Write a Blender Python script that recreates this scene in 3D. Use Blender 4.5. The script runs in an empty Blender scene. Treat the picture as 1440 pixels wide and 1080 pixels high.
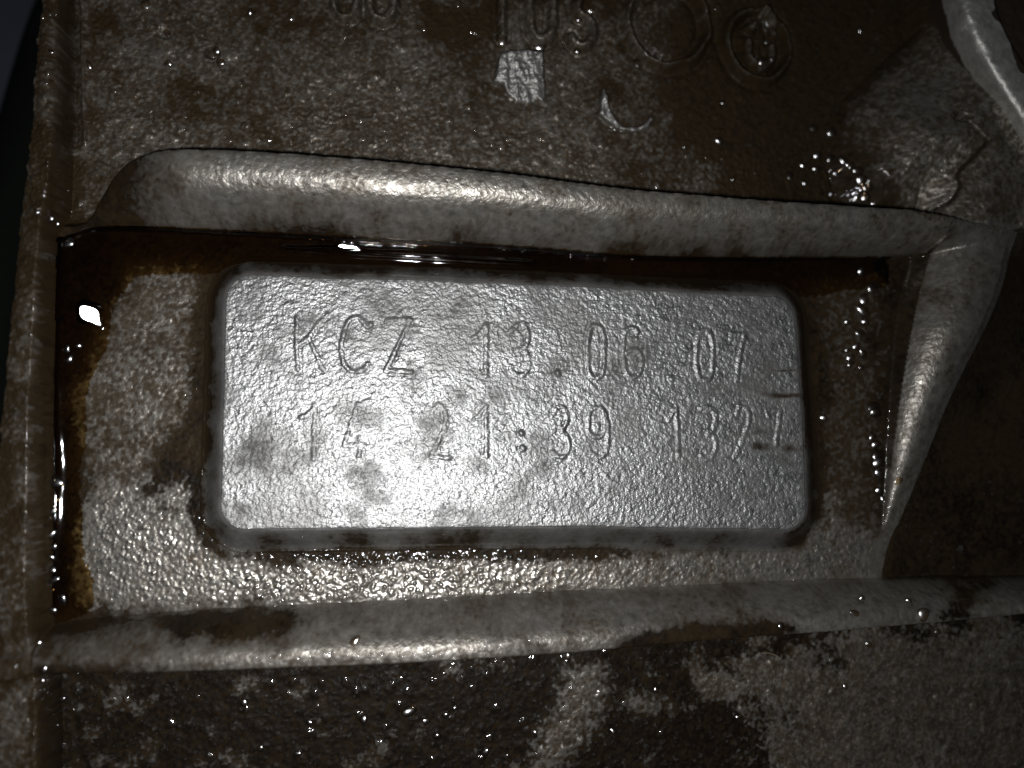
import bpy, math, random
import numpy as np
from mathutils import Vector, Quaternion, Matrix

# ------------------------------------------------------------------ camera
# All layout below is in photograph pixels (1440 x 1080) traced back along the
# lens onto real surfaces; lengths are millimetres, turned into metres (MM).
MM = 0.001
F_PX = 1198.0
FOOT = (600.0, 640.0)          # pixel straight below the lens
H_CAM = 100.0                  # mm above the recess floor
scene = bpy.context.scene
cam_d = bpy.data.cameras.new("camera")
cam = bpy.data.objects.new("camera", cam_d)
scene.collection.objects.link(cam)
scene.camera = cam
cam_d.sensor_fit = 'HORIZONTAL'
cam_d.sensor_width = 36.0
cam_d.lens = 36.0 * F_PX / 1440.0
cam_d.clip_start = 0.005
cam_d.clip_end = 10.0
d = Vector((FOOT[0]-720, -(FOOT[1]-540), -F_PX)).normalized()
Q = d.rotation_difference(Vector((0, 0, -1)))
R = np.array(Q.to_matrix())
cam.matrix_world = Matrix.Translation(Vector((0, 0, H_CAM*MM))) @ Q.to_matrix().to_4x4()
cam_d.dof.use_dof = True
cam_d.dof.focus_distance = 0.0985
cam_d.dof.aperture_fstop = 9.0
scene.render.resolution_x = 1024
scene.render.resolution_y = 768

# ------------------------------------------------------------------ light
world = bpy.data.worlds.new("World")
scene.world = world
world.use_nodes = True
wb = world.node_tree.nodes["Background"]
wb.inputs[0].default_value = (0.75, 0.82, 1.0, 1)
wb.inputs[1].default_value = 0.012
LIGHT_POS = Vector((-6.5, -4.5, 99.0))
ld = bpy.data.lights.new("flash_lamp", 'AREA')
ld.shape = 'SQUARE'
ld.size = 0.0044
ld.energy = 0.0435
ld.spread = math.radians(135)
ld.color = (0.985, 0.99, 1.0)
lamp = bpy.data.objects.new("flash_lamp", ld)
scene.collection.objects.link(lamp)
lamp.location = LIGHT_POS*MM
lamp.rotation_euler = (Vector((0, 0, 0))-Vector((8, 2, 99))).to_track_quat('-Z', 'Y').to_euler()
scene.view_settings.view_transform = 'Standard'
scene.view_settings.look = 'None'
scene.view_settings.exposure = 0.0
scene.view_settings.gamma = 1.0
scene.render.engine = 'CYCLES'
random.seed(7)

# ------------------------------------------------------------------ projection helpers
def W(u, v, z=0.0):
    """point of the place seen at photo pixel (u, v) at height z (mm)"""
    u = np.asarray(u, float); v = np.asarray(v, float)
    c = np.stack([u-720, -(v-540), -F_PX+0*u], -1)
    w = c @ R.T
    s = (z-H_CAM)/w[..., 2]
    return w[..., 0]*s, w[..., 1]*s
def Pix(x, y, z):
    p = np.stack([x, y, z-H_CAM], -1) @ R
    return 720+p[..., 0]/-p[..., 2]*F_PX, 540-p[..., 1]/-p[..., 2]*F_PX

def sstep(a, b, x):
    t = np.clip((x-a)/(b-a), 0, 1)
    return t*t*(3-2*t)
def smax(a, b, k):
    h = np.clip(0.5+0.5*(a-b)/k, 0, 1)
    return b+(a-b)*h+k*h*(1-h)
def vnoise(x, y, wl, seed):
    rs = np.random.RandomState(seed)
    N = 512
    g = rs.rand(N, N).astype(np.float32)
    a = rs.rand()*6.28
    ca, sa = math.cos(a), math.sin(a)
    X = (x*ca-y*sa)/wl+1000; Y = (x*sa+y*ca)/wl+1000
    xi = np.floor(X).astype(int); yi = np.floor(Y).astype(int)
    fx = X-xi; fy = Y-yi
    fx = fx*fx*fx*(fx*(fx*6-15)+10); fy = fy*fy*fy*(fy*(fy*6-15)+10)
    x0 = xi % N; x1 = (xi+1) % N; y0 = yi % N; y1 = (yi+1) % N
    return ((g[x0, y0]*(1-fx)+g[x1, y0]*fx)*(1-fy)+(g[x0, y1]*(1-fx)+g[x1, y1]*fx)*fy)*2-1
def fbm(x, y, wl, seed, n=4, gain=0.5):
    s = 0; a = 1; t = 0
    for i in range(n):
        s = s+a*vnoise(x, y, wl/2**i, seed*31+i); t += a; a *= gain
    return s/t
def cells(x, y, wl, seed):
    """distance to the nearest scattered point, and that point's random size"""
    rs = np.random.RandomState(seed)
    N = 256
    gx = rs.rand(N, N); gy = rs.rand(N, N); gr = rs.rand(N, N)
    X = x/wl+500; Y = y/wl+500
    xi = np.floor(X).astype(int); yi = np.floor(Y).astype(int)
    best = np.full(x.shape, 9.0); br = np.zeros(x.shape)
    for i in (-1, 0, 1):
        for j in (-1, 0, 1):
            a = (xi+i) % N; b = (yi+j) % N
            dd = np.hypot(xi+i+gx[a, b]-X, yi+j+gy[a, b]-Y)
            m = dd < best
            best = np.where(m, dd, best); br = np.where(m, gr[a, b], br)
    return best, br
def seg_dist(x, y, pts, closed=False):
    best = np.full(x.shape, 1e9)
    n = len(pts)
    for i in range(n if closed else n-1):
        ax, ay = pts[i]; bx, by = pts[(i+1) % n]
        dx, dy = bx-ax, by-ay
        L = dx*dx+dy*dy+1e-12
        t = np.clip(((x-ax)*dx+(y-ay)*dy)/L, 0, 1)
        best = np.minimum(best, np.hypot(x-ax-t*dx, y-ay-t*dy))
    return best
def inside(x, y, pts):
    c = np.zeros(x.shape, bool)
    n = len(pts)
    for i in range(n):
        ax, ay = pts[i]; bx, by = pts[(i+1) % n]
        if ay == by: continue
        m = ((ay > y) != (by > y)) & (x < (bx-ax)*(y-ay)/(by-ay)+ax)
        c ^= m
    return c
def sdf(x, y, pts):                       # positive inside
    dd = seg_dist(x, y, pts, True)
    return np.where(inside(x, y, pts), dd, -dd)
def wpts(pix, z=0.0):
    return [tuple(float(c) for c in W(u, v, z)) for u, v in pix]
def smooth_curve(pts, n=6):               # Catmull-Rom through the points
    out = []
    P = [pts[0]]+list(pts)+[pts[-1]]
    for i in range(1, len(P)-2):
        p0, p1, p2, p3 = [np.array(p, float) for p in P[i-1:i+3]]
        for k in range(n):
            t = k/n
            out.append(tuple(0.5*((2*p1)+(-p0+p2)*t+(2*p0-5*p1+4*p2-p3)*t*t+(-p0+3*p1-3*p2+p3)*t**3)))
    out.append(tuple(pts[-1]))
    return out
def curve_y(x, pix, z):                   # y of an edge as a function of x
    p = sorted(wpts(smooth_curve(pix), z))
    a = np.array(p)
    return np.interp(x, a[:, 0], a[:, 1])
def curve_x(y, pix, z):
    p = sorted([(b, a) for a, b in wpts(smooth_curve(pix), z)])
    a = np.array(p)
    return np.interp(y, a[:, 0], a[:, 1])

# ------------------------------------------------------------------ sampling grid of the casting
cx, cy = W(np.array([0, 1440, 1440, 0.]), np.array([0, 0, 1080, 1080.]), -2.0)
x0, x1 = cx.min()-1.5, cx.max()+1.0
y0, y1 = cy.min()-1.0, cy.max()+1.0
STEP = 0.122
def axis(a, b):
    core = np.arange(a, b, STEP)
    ext = np.cumsum(STEP*1.12**np.arange(1, 27))
    ext = ext[ext < 22]
    return np.concatenate([(a-ext)[::-1], core, b+ext])
XS = axis(x0, x1); YS = axis(y0, y1)
X, Y = np.meshgrid(XS, YS)
print("grid", X.shape)

# ------------------------------------------------------------------ the casting's relief
PAD_Z = 2.6
PAD_PIX = [(318, 384), (560, 390), (840, 402), (1116, 416), (1128, 560), (1138, 748), (840, 742), (560, 744), (306, 748)]
PADR = 2.9
def pad_distance(x, y):
    P = wpts(PAD_PIX, PAD_Z)
    c = np.mean(P, 0)
    ins = []
    n = len(P)
    # inset each corner by the radius
    for i in range(n):
        p = np.array(P[i]); a = np.array(P[i-1]); b = np.array(P[(i+1) % n])
        def nrm(q, r):
            e = (r-q)/np.linalg.norm(r-q); m = np.array([-e[1], e[0]])
            return m if np.dot(c-q, m) > 0 else -m
        n1, n2 = nrm(a, p), nrm(p, b)
        bis = (n1+n2); bis /= np.dot(bis, n1)
        ins.append(tuple(p+bis*PADR))
    return sdf(x, y, ins)+PADR
wob = fbm(X, Y, 9.0, 3, 3)*0.22+fbm(X, Y, 2.2, 4, 2)*0.06
dpad = pad_distance(X, Y)+wob*0.6
pad_h = PAD_Z*sstep(-2.55, 0.2, dpad)
pad_h = np.where(dpad > -2.6, pad_h, -9)

RIB_Z = 6.0
TOP_OUT = [(-200, 300), (60, 300), (98, 290), (122, 262), (150, 232), (195, 214), (300, 211), (430, 218), (560, 229), (700, 243), (860, 263), (1000, 276), (1100, 284), (1260, 294), (1300, 299), (1380, 310), (1700, 340)]
TOP_IN = [(-200, 345), (60, 345), (100, 338), (130, 328), (200, 324), (300, 328), (430, 335), (560, 342), (700, 350), (860, 362), (1000, 366), (1160, 366), (1300, 362), (1440, 370), (1700, 380)]
yo = curve_y(X, TOP_OUT, RIB_Z); yi = curve_y(X, TOP_IN, 0)
fade_t = sstep(float(W(100, 260)[0]), float(W(270, 260)[0]), X)**0.8*(1-0.6*sstep(float(W(1280, 330)[0]), float(W(1420, 330)[0]), X))
def profile(t, a=2.2, b=1.3):
    t = np.clip(t, 0, 1)
    return (1-t**a)**b
tt = (yo+wob*0.4-Y)/np.maximum(yo-yi, 0.5)
h_top = np.where(tt < 0, 1-sstep(0, 0.9, -(tt)*(yo-yi)), profile(tt, 3.0, 1.2))
h_top = np.where(tt < 0, h_top, h_top*sstep(-0.5, 0.05, tt))
top_h = -3+(RIB_Z*fade_t+3)*h_top
top_h = np.where((tt > -0.2) & (tt < 1), np.where(tt >= 0, RIB_Z*fade_t*h_top, top_h), -9)

BOT_OUT = [(-200, 965), (0, 955), (60, 946), (200, 944), (400, 938), (560, 931), (700, 924), (860, 911), (1000, 899), (1150, 888), (1300, 876), (1440, 862), (1700, 840)]
BOT_IN = [(-200, 890), (0, 885), (60, 878), (200, 864), (400, 852), (560, 844), (700, 837), (860, 827), (1000, 822), (1150, 815), (1300, 812), (1440, 811), (1700, 808)]
byo = curve_y(X, BOT_OUT, 4.6); byi = curve_y(X, BOT_IN, 0)
bt = (Y-byo+wob*0.3)/np.maximum(byi-byo, 0.5)
BZ = 4.8
bot_h = np.where(bt >= 0, BZ*profile(bt, 2.6, 1.25), -3+(BZ+3)*(1-sstep(0, 1.0, -bt*(byi-byo))))
bot_h = np.where((bt > -0.35) & (bt < 1), bot_h, -9)

# right rib, tapering downwards
RZ = 4.6
RR_OUT = [(1520, -200), (1460, 120), (1445, 200), (1432, 260), (1416, 330), (1400, 400), (1378, 455), (1352, 515), (1326, 580), (1300, 660), (1275, 730), (1252, 790), (1240, 900), (1240, 1300)]
RR_IN = [(1300, -200), (1290, 100), (1288, 200), (1290, 290), (1284, 350), (1266, 420), (1255, 500), (1248, 600), (1244, 700), (1240, 790), (1236, 900), (1236, 1300)]
rxo = curve_x(Y, RR_OUT, RZ*0.8); rxi = curve_x(Y, RR_IN, 0)
rw = np.maximum(rxo-rxi, 0.05)
rt = (rxo-X+wob*0.4)/rw
rz = RZ*np.clip(rw/8.5, 0, 1.0)**1.05
below = 1-sstep(float(W(1250, 800)[1]), float(W(1250, 730)[1]), Y)
rz = rz*(1-below)
rr_h = np.where(rt >= 0, rz*profile(rt, 3.0, 1.1)-rz*0.16*np.clip(1-rt/0.4, 0, 1)**2, -1.2+(rz*0.84+1.2)*(1-np.clip(-rt*rw/11.0, 0, 1))**1.6)
rr_h = np.where((-rt*rw < 10.9) & (rt < 1) & (rz > 0.05), rr_h, -9)

# left flange
FZ = 4.0
FL_OUT = [(90, -300), (60, 0), (50, 100), (44, 200), (33, 290), (20, 400), (8, 520), (0, 620), (-8, 720), (-12, 900), (-14, 1080), (-18, 1400)]
FL_CR = [(98, -300), (76, 0), (74, 100), (72, 200), (60, 290), (53, 340), (47, 430), (42, 520), (37, 620), (35, 720), (35, 850), (44, 920), (50, 1000), (50, 1400)]
FL_IN = [(112, -300), (98, 0), (98, 100), (100, 200), (96, 300), (86, 350), (82, 600), (79, 850), (72, 905), (66, 950), (62, 1080), (60, 1400)]
fo = curve_x(Y, FL_OUT, FZ-0.8); fc = curve_x(Y, FL_CR, FZ); fi = curve_x(Y, FL_IN, 0)
ft = (X-fc+wob*0.5)/np.maximum(fi-fc, 0.3)
fs = (fc-X)/np.maximum(fc-fo, 0.3)
fl_h = np.where(ft >= 0, FZ*profile(ft, 1.7, 1.3), FZ-0.8*np.clip(fs, 0, 1)**1.6)
dout = fo-X+wob*0.8+fbm(X, Y, 1.2, 9, 2)*0.18
fl_h = np.where(ft < 1, fl_h, -9)

# level of the flat faces
mid = 0.0*X
z_up = -0.6-2.2*sstep(float(W(1030, 100)[0]), float(W(1200, 100)[0]), X)
above = sstep(0, 1.2, Y-yo)
z_lo = -1.6+0*X
under = sstep(0, 1.0, byo-Y)
z_rt = -1.2+0*X
right = sstep(0, 8.0, X-rxo)
base = mid*(1-above)+z_up*above
base = base*(1-right*(1-above))+z_rt*right*(1-above)
base = base*(1-under)+z_lo*under
# gentle dishing of the recess
base += fbm(X, Y, 14, 12, 2)*0.18

h = base.copy()
h = smax(h, pad_h, 0.4)
h = smax(h, rr_h, 0.35)
h = smax(h, top_h, 0.55+2.2*sstep(float(W(1180, 300)[0]), float(W(1300, 300)[0]), X)*(tt > 0))
h = smax(h, bot_h, 0.5)
h = smax(h, fl_h, 0.3)

# gusset plate in the upper right corner, its free edge cut off along the gap
GUS = [(1352, -260), (1342, -10), (1318, 22), (1282, 52), (1246, 88), (1212, 118), (1196, 160), (1192, 215), (1205, 262), (1240, 296), (1300, 330), (1460, 330), (1560, 330), (1560, 250), (1452, 215), (1436, 176), (1404, 122), (1372, 60), (1352, 20), (1348, 0), (1372, -260)]
gd = sdf(X, Y, wpts(GUS, 2.5))
gl = seg_dist(X, Y, wpts(GUS[:11], 2.5))
gs = np.where(gd > 0, gl, 0)
gus_h = -3.0+7.2*np.clip(gs/13.0, 0, 1)**0.72
gus_h += fbm(X, Y, 5, 21, 3)*0.45
gus_h = np.where(gd > -0.0, gus_h, -9)
gus_h = np.where(gd > -0.0, gus_h-10*sstep(0.5, 0.0, gd)*sstep(1.0, 3.0, gl), gus_h)
h = smax(h, gus_h, 1.6)
# everything beyond the gap falls away
GAPP = [(1348, -260), (1344, 0), (1356, 30), (1376, 66), (1406, 122), (1438, 176), (1560, 330), (1900, 330), (1900, -260)]
gapd = sdf(X, Y, wpts(GAPP, 3.5))
gap = sstep(-0.1, 0.6, gapd)
h = h*(1-gap)+(-14)*gap

# crack across the gusset
CRACK = smooth_curve([(1352, 150), (1363, 168), (1383, 192), (1388, 200), (1374, 218), (1358, 238), (1361, 256), (1352, 275), (1335, 285), (1322, 297)], 4)
ck = seg_dist(X, Y, [tuple(float(c) for c in W(u, v, 4.5)) for u, v in CRACK])
h -= 0.45*np.exp(-(ck/0.15)**2)*(gapd < 0)
for u, v, r, dep in ((1354, 163, 0.8, 1.0), (1412, 150, 0.7, 0.6), (298, 74, 0.95, 1.7), (232, 46, 1.0, 0.4), (244, 78, 0.5, 0.5)):
    px, py = W(u, v, 4.0 if u > 1300 else -0.6)
    rr = np.hypot((X-px)*0.85, Y-py)*(1+0.25*vnoise(X, Y, 0.6, 61))
    h -= dep*sstep(r, r*0.35, rr)

# groove and thin ridge beside the flange in the upper left
gx = curve_x(Y, [(100, -300), (96, 0), (97, 100), (100, 200), (100, 300)], 0)
rx = curve_x(Y, [(118, -300), (114, 0), (115, 100), (117, 180), (118, 300)], 0)
upm = above*sstep(float(W(100, 215)[1]), float(W(100, 190)[1]), Y)
h += upm*(-0.8*np.exp(-((X-gx)/0.7)**2)+0.32*np.exp(-((X-rx)/0.28)**2))

# ---------------- cast markings
marks = []          # (name, label, owner, mask)
def oval(cxp, cyp, rx_, ry_, n=22):
    out = []
    for k in range(n):
        a = 2*math.pi*k/n
        c, s = math.cos(a), math.sin(a)
        e = 0.75
        out.append((cxp+rx_*abs(c)**e*(1 if c > 0 else -1), cyp+ry_*abs(s)**e*(1 if s > 0 else -1)))
    return out+[out[0]]
C_ = smooth_curve
# each glyph: strokes in photo pixels on the pad face, plus strength of the relief there
PADTXT = [
 ('raised_letter', 'letter K', [[(417, 447), (417, 487), (419, 520)], [(460, 442), (447, 456), (434, 474), (417, 487)], [(434, 474), (444, 496), (454, 519)]], 1.25),
 ('raised_letter', 'letter C', [C_([(522, 456), (516, 460), (510, 452), (501, 446), (491, 451), (484, 467), (480, 487), (482, 507), (490, 520), (500, 523), (512, 519), (517, 512)], 3)], 1.3),
 ('raised_letter', 'letter Z', [[(544, 450), (577, 449), (543, 521), (579, 523)]], 1.3),
 ('raised_digit', 'digit 1 of the upper line', [[(665, 475), (674, 470), (684, 456), (683, 528)]], 1.15),
 ('raised_digit', 'digit 3 of the upper line', [C_([(717, 467), (727, 457), (735, 455), (742, 465), (742, 480), (736, 490), (728, 492)], 3), C_([(729, 492), (739, 494), (744, 506), (741, 522), (731, 529), (721, 523), (719, 516)], 3)], 1.0),
 ('raised_dot', 'first dot of the date', [[(784, 524), (785, 526)]], 1.8),
 ('raised_digit', 'digit 0 before the 6', [oval(838, 495, 12, 37)], 1.15),
 ('raised_digit', 'digit 6', [C_([(897, 467), (890, 461), (880, 465), (877, 480), (877, 508), (881, 524), (890, 531), (899, 524), (903, 510), (899, 495), (890, 492), (880, 497)], 3)], 1.05),
 ('raised_dot', 'second dot of the date', [[(943, 532), (944, 533)]], 1.3),
 ('raised_digit', 'digit 0 before the 7', [oval(991, 500, 12, 35)], 1.0),
 ('raised_digit', 'digit 7 of the upper line', [[(1028, 477), (1029, 470), (1048, 470), (1042, 489), (1036, 533)]], 0.9),
 ('raised_digit', 'digit 1 at the start of the lower line', [[(424, 587), (434, 584), (443, 568), (441, 645)]], 1.1),
 ('raised_digit', 'digit 4', [[(520, 562), (503, 570), (492, 600), (484, 626), (512, 626)], [(506, 616), (505, 643)]], 0.8),
 ('raised_digit', 'digit 2', [C_([(607, 581), (612, 572), (620, 570), (627, 582), (626, 600), (619, 614), (606, 642)], 3)+[(632, 644)]], 0.95),
 ('raised_digit', 'digit 1 after the 2', [[(665, 590), (673, 586), (683, 571), (684, 641)]], 0.95),
 ('raised_dot', 'upper dot of the colon', [[(733, 609), (734, 610)]], 1.4),
 ('raised_dot', 'lower dot of the colon', [[(735, 630), (735, 631)]], 1.4),
 ('raised_digit', 'digit 3 after the colon', [C_([(777, 584), (783, 574), (792, 573), (797, 582), (796, 596), (788, 605), (797, 614), (800, 626), (795, 640), (786, 643), (777, 636)], 3)], 1.0),
 ('raised_digit', 'digit 9', [oval(839, 594, 12, 21, 16), C_([(851, 582), (854, 600), (854, 619), (853, 635), (844, 643), (833, 638)], 3)], 1.1),
 ('raised_digit', 'digit 1 below the second 0', [[(940, 591), (951, 574), (954, 641)]], 1.0),
 ('raised_digit', 'digit 3 near the right edge', [C_([(984, 575), (993, 572), (1003, 577), (1006, 589), (1003, 605), (995, 611), (1004, 613), (1007, 626), (1003, 641), (993, 646), (985, 640)], 3)], 0.85),
 ('raised_digit', 'faint digit 2 beside the last 7', [C_([(1036, 582), (1040, 573), (1049, 574), (1054, 590), (1045, 617), (1033, 643)], 3)], 0.85),
 ('raised_digit', 'last digit 7 of the lower line', [[(1081, 586), (1078, 577), (1097, 577), (1094, 605), (1091, 626)]], 0.95),
]
txt_h = np.zeros_like(X); txt_any = np.full(X.shape, 9.0)
def local(pts, m):
    p = np.array(pts)
    j0, j1 = np.searchsorted(XS, [p[:, 0].min()-m, p[:, 0].max()+m])
    i0, i1 = np.searchsorted(YS, [p[:, 1].min()-m, p[:, 1].max()+m])
    return slice(i0, i1), slice(j0, j1)
for nm, lab, strokes, amp in PADTXT:
    allp = [p for s in strokes for p in wpts(s, PAD_Z)]
    sl = local(allp, 1.2)
    xx, yy = X[sl], Y[sl]
    dd = np.full(xx.shape, 9.0)
    for s in strokes:
        dd = np.minimum(dd, seg_dist(xx, yy, wpts(s, PAD_Z)))
    dd = dd+0.06*vnoise(xx, yy, 0.7, 77)
    dot = nm == 'raised_dot'
    uc = np.mean([p[0] for s in strokes for p in s]); vc = np.mean([p[1] for s in strokes for p in s])
    amp = amp*(0.88-0.0*(uc-400)/700)*(0.92 if vc > 550 else 1.0)*(0.95+0.32*vnoise(xx, yy, 1.6, 79))
    wdt = 0.42 if dot else 0.32
    # a moulded stroke: low rounded ridge with a faint moat at its foot
    hh = amp*((0.20 if dot else 0.105)*sstep(wdt, wdt*0.25, dd)-0.035*np.exp(-((dd-wdt-0.12)/0.12)**2))
    txt_h[sl] += hh
    m = np.zeros(X.shape, bool); m[sl] = dd < wdt+0.08
    marks.append((nm, lab, 'pad', m))
    txt_any[sl] = np.minimum(txt_any[sl], dd)

UPTXT = [
 ('cast_digit', 'digit 1', [[(706, -70), (706, 52)]], 0.6, 0.75),
 ('cast_digit', 'digit 0', [oval(761, 8, 17, 50)], 0.6, 0.75),
 ('cast_digit', 'digit 3', [C_([(800, -50), (812, -62), (828, -50), (830, -20), (815, 0), (812, 18), (830, 34), (833, 54), (820, 68), (806, 62), (802, 56)], 3)], 0.62, 0.8),
 ('cast_digit', 'digit cut by the top of the frame', [oval(486, -8, 17, 34)], 0.55, 0.6),
 ('cast_digit', 'second digit cut by the top of the frame', [C_([(550, -40), (530, -35), (520, -5), (524, 22), (540, 30), (554, 18), (552, 2), (538, -6)], 3)], 0.6, 0.7),
 ('cast_digit', 'crossed mark inside the right boss', [C_([(1050, 60), (1052, 84), (1068, 96), (1084, 84), (1086, 66)], 3), [(1056, 40), (1072, 22), (1088, 34), (1090, 48)]], 0.7, 0.7),
]
rub = np.zeros_like(X)
for nm, lab, strokes, wdt, amp in UPTXT:
    allp = [p for s in strokes for p in wpts(s, -0.6)]
    sl = local(allp, 2)
    xx, yy = X[sl], Y[sl]
    dd = np.full(xx.shape, 9.0)
    for s in strokes:
        dd = np.minimum(dd, seg_dist(xx, yy, wpts(s, -0.6)))
    dd += 0.16*vnoise(xx, yy, 0.9, 78)
    h[sl] += amp*1.6*sstep(wdt*1.35, wdt*0.15, dd)-0.25*np.exp(-((dd-wdt*1.7)/0.3)**2)
    rub[sl] = np.maximum(rub[sl], sstep(wdt, wdt*0.3, dd))
    m = np.zeros(X.shape, bool); m[sl] = dd < wdt*1.3
    marks.append((nm, lab, 'upper', m))
# round bosses
for u, v, r, nm, lab in ((938, 36, 5.15, 'round_boss', 'plain round boss'), (1066, 64, 4.3, 'round_boss', 'smaller round boss with a mark in it')):
    px, py = W(u, v, -0.6)
    rr = np.hypot(X-px, (Y-py)*0.95)+0.18*vnoise(X, Y, 2.0, 80)
    rub = np.maximum(rub, 0.5*np.exp(-((rr-r)/0.4)**2))
    h += 1.25*np.exp(-((rr-r)/0.5)**2)-0.6*np.exp(-((rr-r+1.0)/0.5)**2)-0.35*np.exp(-((rr-r-1.0)/0.5)**2)
    if r < 5:
        h += 0.4*np.exp(-((rr-r*0.6)/0.4)**2)*sstep(-0.5, 0.6, (X-px)*-0.2-(Y-py)*0.4)
    m = rr < r+1.0
    marks.append((nm, lab, 'upper', m))
# knocked-up bright chips
CHIPS = [
 ('metal_chip', 'bright square chip', [(703, 76), (735, 73), (764, 76), (766, 104), (769, 136), (764, 142), (757, 138), (745, 143), (727, 141), (712, 128), (706, 118), (694, 114), (697, 98)], 0.85),
 ('metal_chip', 'small hooked chip', [(846, 125), (853, 132), (858, 150), (868, 166), (880, 176), (898, 176), (910, 170), (914, 160), (920, 166), (914, 178), (896, 184), (872, 181), (852, 168), (842, 160)], 0.6),
]
chip = np.zeros_like(X)
for nm, lab, pix, amp in CHIPS:
    dd = sdf(X, Y, wpts(pix, 0.2))+0.10*vnoise(X, Y, 0.5, 83)
    k = sstep(-0.12, 0.25, dd)
    pyc = float(W(735, max(p[1] for p in pix), 0.2)[1])
    h += k*(0.12+0.30*np.clip(Y-pyc, 0, 9))
    chip = np.maximum(chip, k)
    marks.append((nm, lab, 'upper', dd > -0.1))

# ------------------------------------------------------------------ regions in photo pixels (after relief)
U, V = Pix(X, Y, h)
onpad = sstep(-0.1, 0.5, dpad)
nz1 = fbm(X, Y, 3.2, 31, 5, 0.6)
nz2 = fbm(X, Y, 7.5, 32, 5, 0.6)
nz3 = fbm(X, Y, 1.1, 33, 3, 0.6)
wrp1 = fbm(X, Y, 3.0, 201, 3); wrp2 = fbm(X, Y, 3.0, 202, 3)
def region(pix, soft, rag=14.0, seed=41):
    """soft-edged patch with a ragged border; sizes in photo pixels"""
    rr = (fbm(X+0.9*wrp1, Y+0.9*wrp2, 4.0, seed, 6, 0.72)*1.1+0.7*fbm(X, Y, 2.7, seed+9, 4, 0.6)+0.25*vnoise(X, Y, 0.33, seed+5))*rag*1.25
    sd = sdf(U, V, pix)+rr
    return sstep(-soft*2.4, soft*2.4, sd)

in_recess = (tt > 0.75) & (bt > 0.85) & (ft > 0.9) & (rt > 0.8)
above_m = above > 0.5
under_m = (bt < 0.0)
right_m = (rt*rw < -1.5) & (~above_m) & (~under_m) & (gd < 0)
flange_m = ft < 1

p_strip = region([(1160, 390), (1235, 380), (1240, 760), (1150, 740)], 20, 25, 49)
# clean: bare metal amount; oil: wet dark film and painted slope shade; tan: dry dirt
oil = np.zeros_like(X); tan = np.zeros_like(X); gloss = np.zeros_like(X)
rec = in_recess.astype(float)*(1-onpad)
p_left = region([(150, 430), (200, 385), (262, 378), (300, 392), (292, 430), (272, 440), (283, 480), (282, 540), (262, 600), (215, 640), (180, 690), (125, 660), (108, 590), (120, 530), (150, 500)], 12, 20)
p_ll = region([(118, 712), (165, 668), (230, 665), (290, 655), (318, 735), (380, 790), (500, 790), (640, 795), (650, 850), (380, 852), (200, 856), (120, 840), (108, 780)], 12, 16, 42)
p_bot = region([(420, 768), (520, 778), (820, 782), (1130, 760), (1170, 700), (1232, 760), (1230, 812), (1000, 826), (700, 838), (420, 850)], 8, 14, 43)
p_right = region([(1145, 395), (1190, 395), (1200, 470), (1215, 620), (1236, 740), (1180, 790), (1150, 700), (1150, 500)], 14, 14, 44)
clean = np.clip(np.maximum.reduce([p_left*0.60, p_ll*0.85, p_bot*0.85, p_right*0.0]), 0, 1)
blot = sstep(0.15, 0.5, nz2)*0.7
clean = clean*(1-0.45*blot)
# dark oily patches lying over the clean areas
holes = np.maximum.reduce([
    region([(400, 762), (470, 756), (600, 762), (640, 775), (560, 786), (440, 782)], 7, 8, 45),
    region([(215, 640), (262, 600), (295, 560), (290, 650), (250, 680), (200, 690)], 9, 12, 46),
    region([(180, 700), (240, 720), (215, 735), (185, 725)], 8, 10, 47)*0.6,
])
clean *= 1-0.92*holes
oil = np.where(in_recess, 1-clean, oil)*(1-onpad)

tan = np.where(in_recess, np.clip(0.50+0.5*nz1+0.3*p_left-0.25*p_ll, 0, 1), 0)*(1-onpad)
# tea-coloured varnish at the upper border of the left patch and right strip
tan = np.maximum(tan, rec*region([(190, 375), (300, 372), (305, 405), (270, 420), (180, 440)], 12, 12, 48)*0.9)
oil = np.where(in_recess, oil*(1-0.30*p_strip), oil)
tan = np.where(in_recess, np.maximum(tan, p_strip), tan)

# upper panel
upf = above_m.astype(float)
grim = np.clip(0.58+0.5*nz2+0.35*nz1-0.10*sstep(300, 140, U)+0.6*sstep(820, 1100, U)-0.20*sstep(120, 230, V)*sstep(900, 700, U)*sstep(120, 260, U), 0, 1)
tan = np.where(above_m, np.clip(0.95+0.3*nz1, 0, 1), tan)
oil = np.where(above_m, np.clip(grim+0.30*sstep(90, 0, V)*sstep(-0.1, 0.4, nz2), 0, 1), oil)
oil = np.where(above_m, oil-0.45*rub*oil, oil)
# gusset
gm = (gd > 0) & (gapd < 0.3)
oil = np.where(gm, np.clip(0.36+0.6*nz2+0.35*sstep(300, 0, U-1000)+0.45*sstep(0.0, 1.0, 1-(U-1190)/90)+0.3*sstep(220, 300, V)*sstep(1340, 1280, U), 0, 1), oil)
oil = np.where(gm, np.maximum(oil, np.exp(-(ck/0.22)**2)), oil)
tan = np.where(gm, np.clip(0.8+0.4*nz1, 0, 1), tan)
oil = np.where(gm, np.maximum(oil, 0.95*sstep(3.2, 0.2, gs+1.2*nz1)*(U < 1345)*(V < 280)*above_m), oil)
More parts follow.
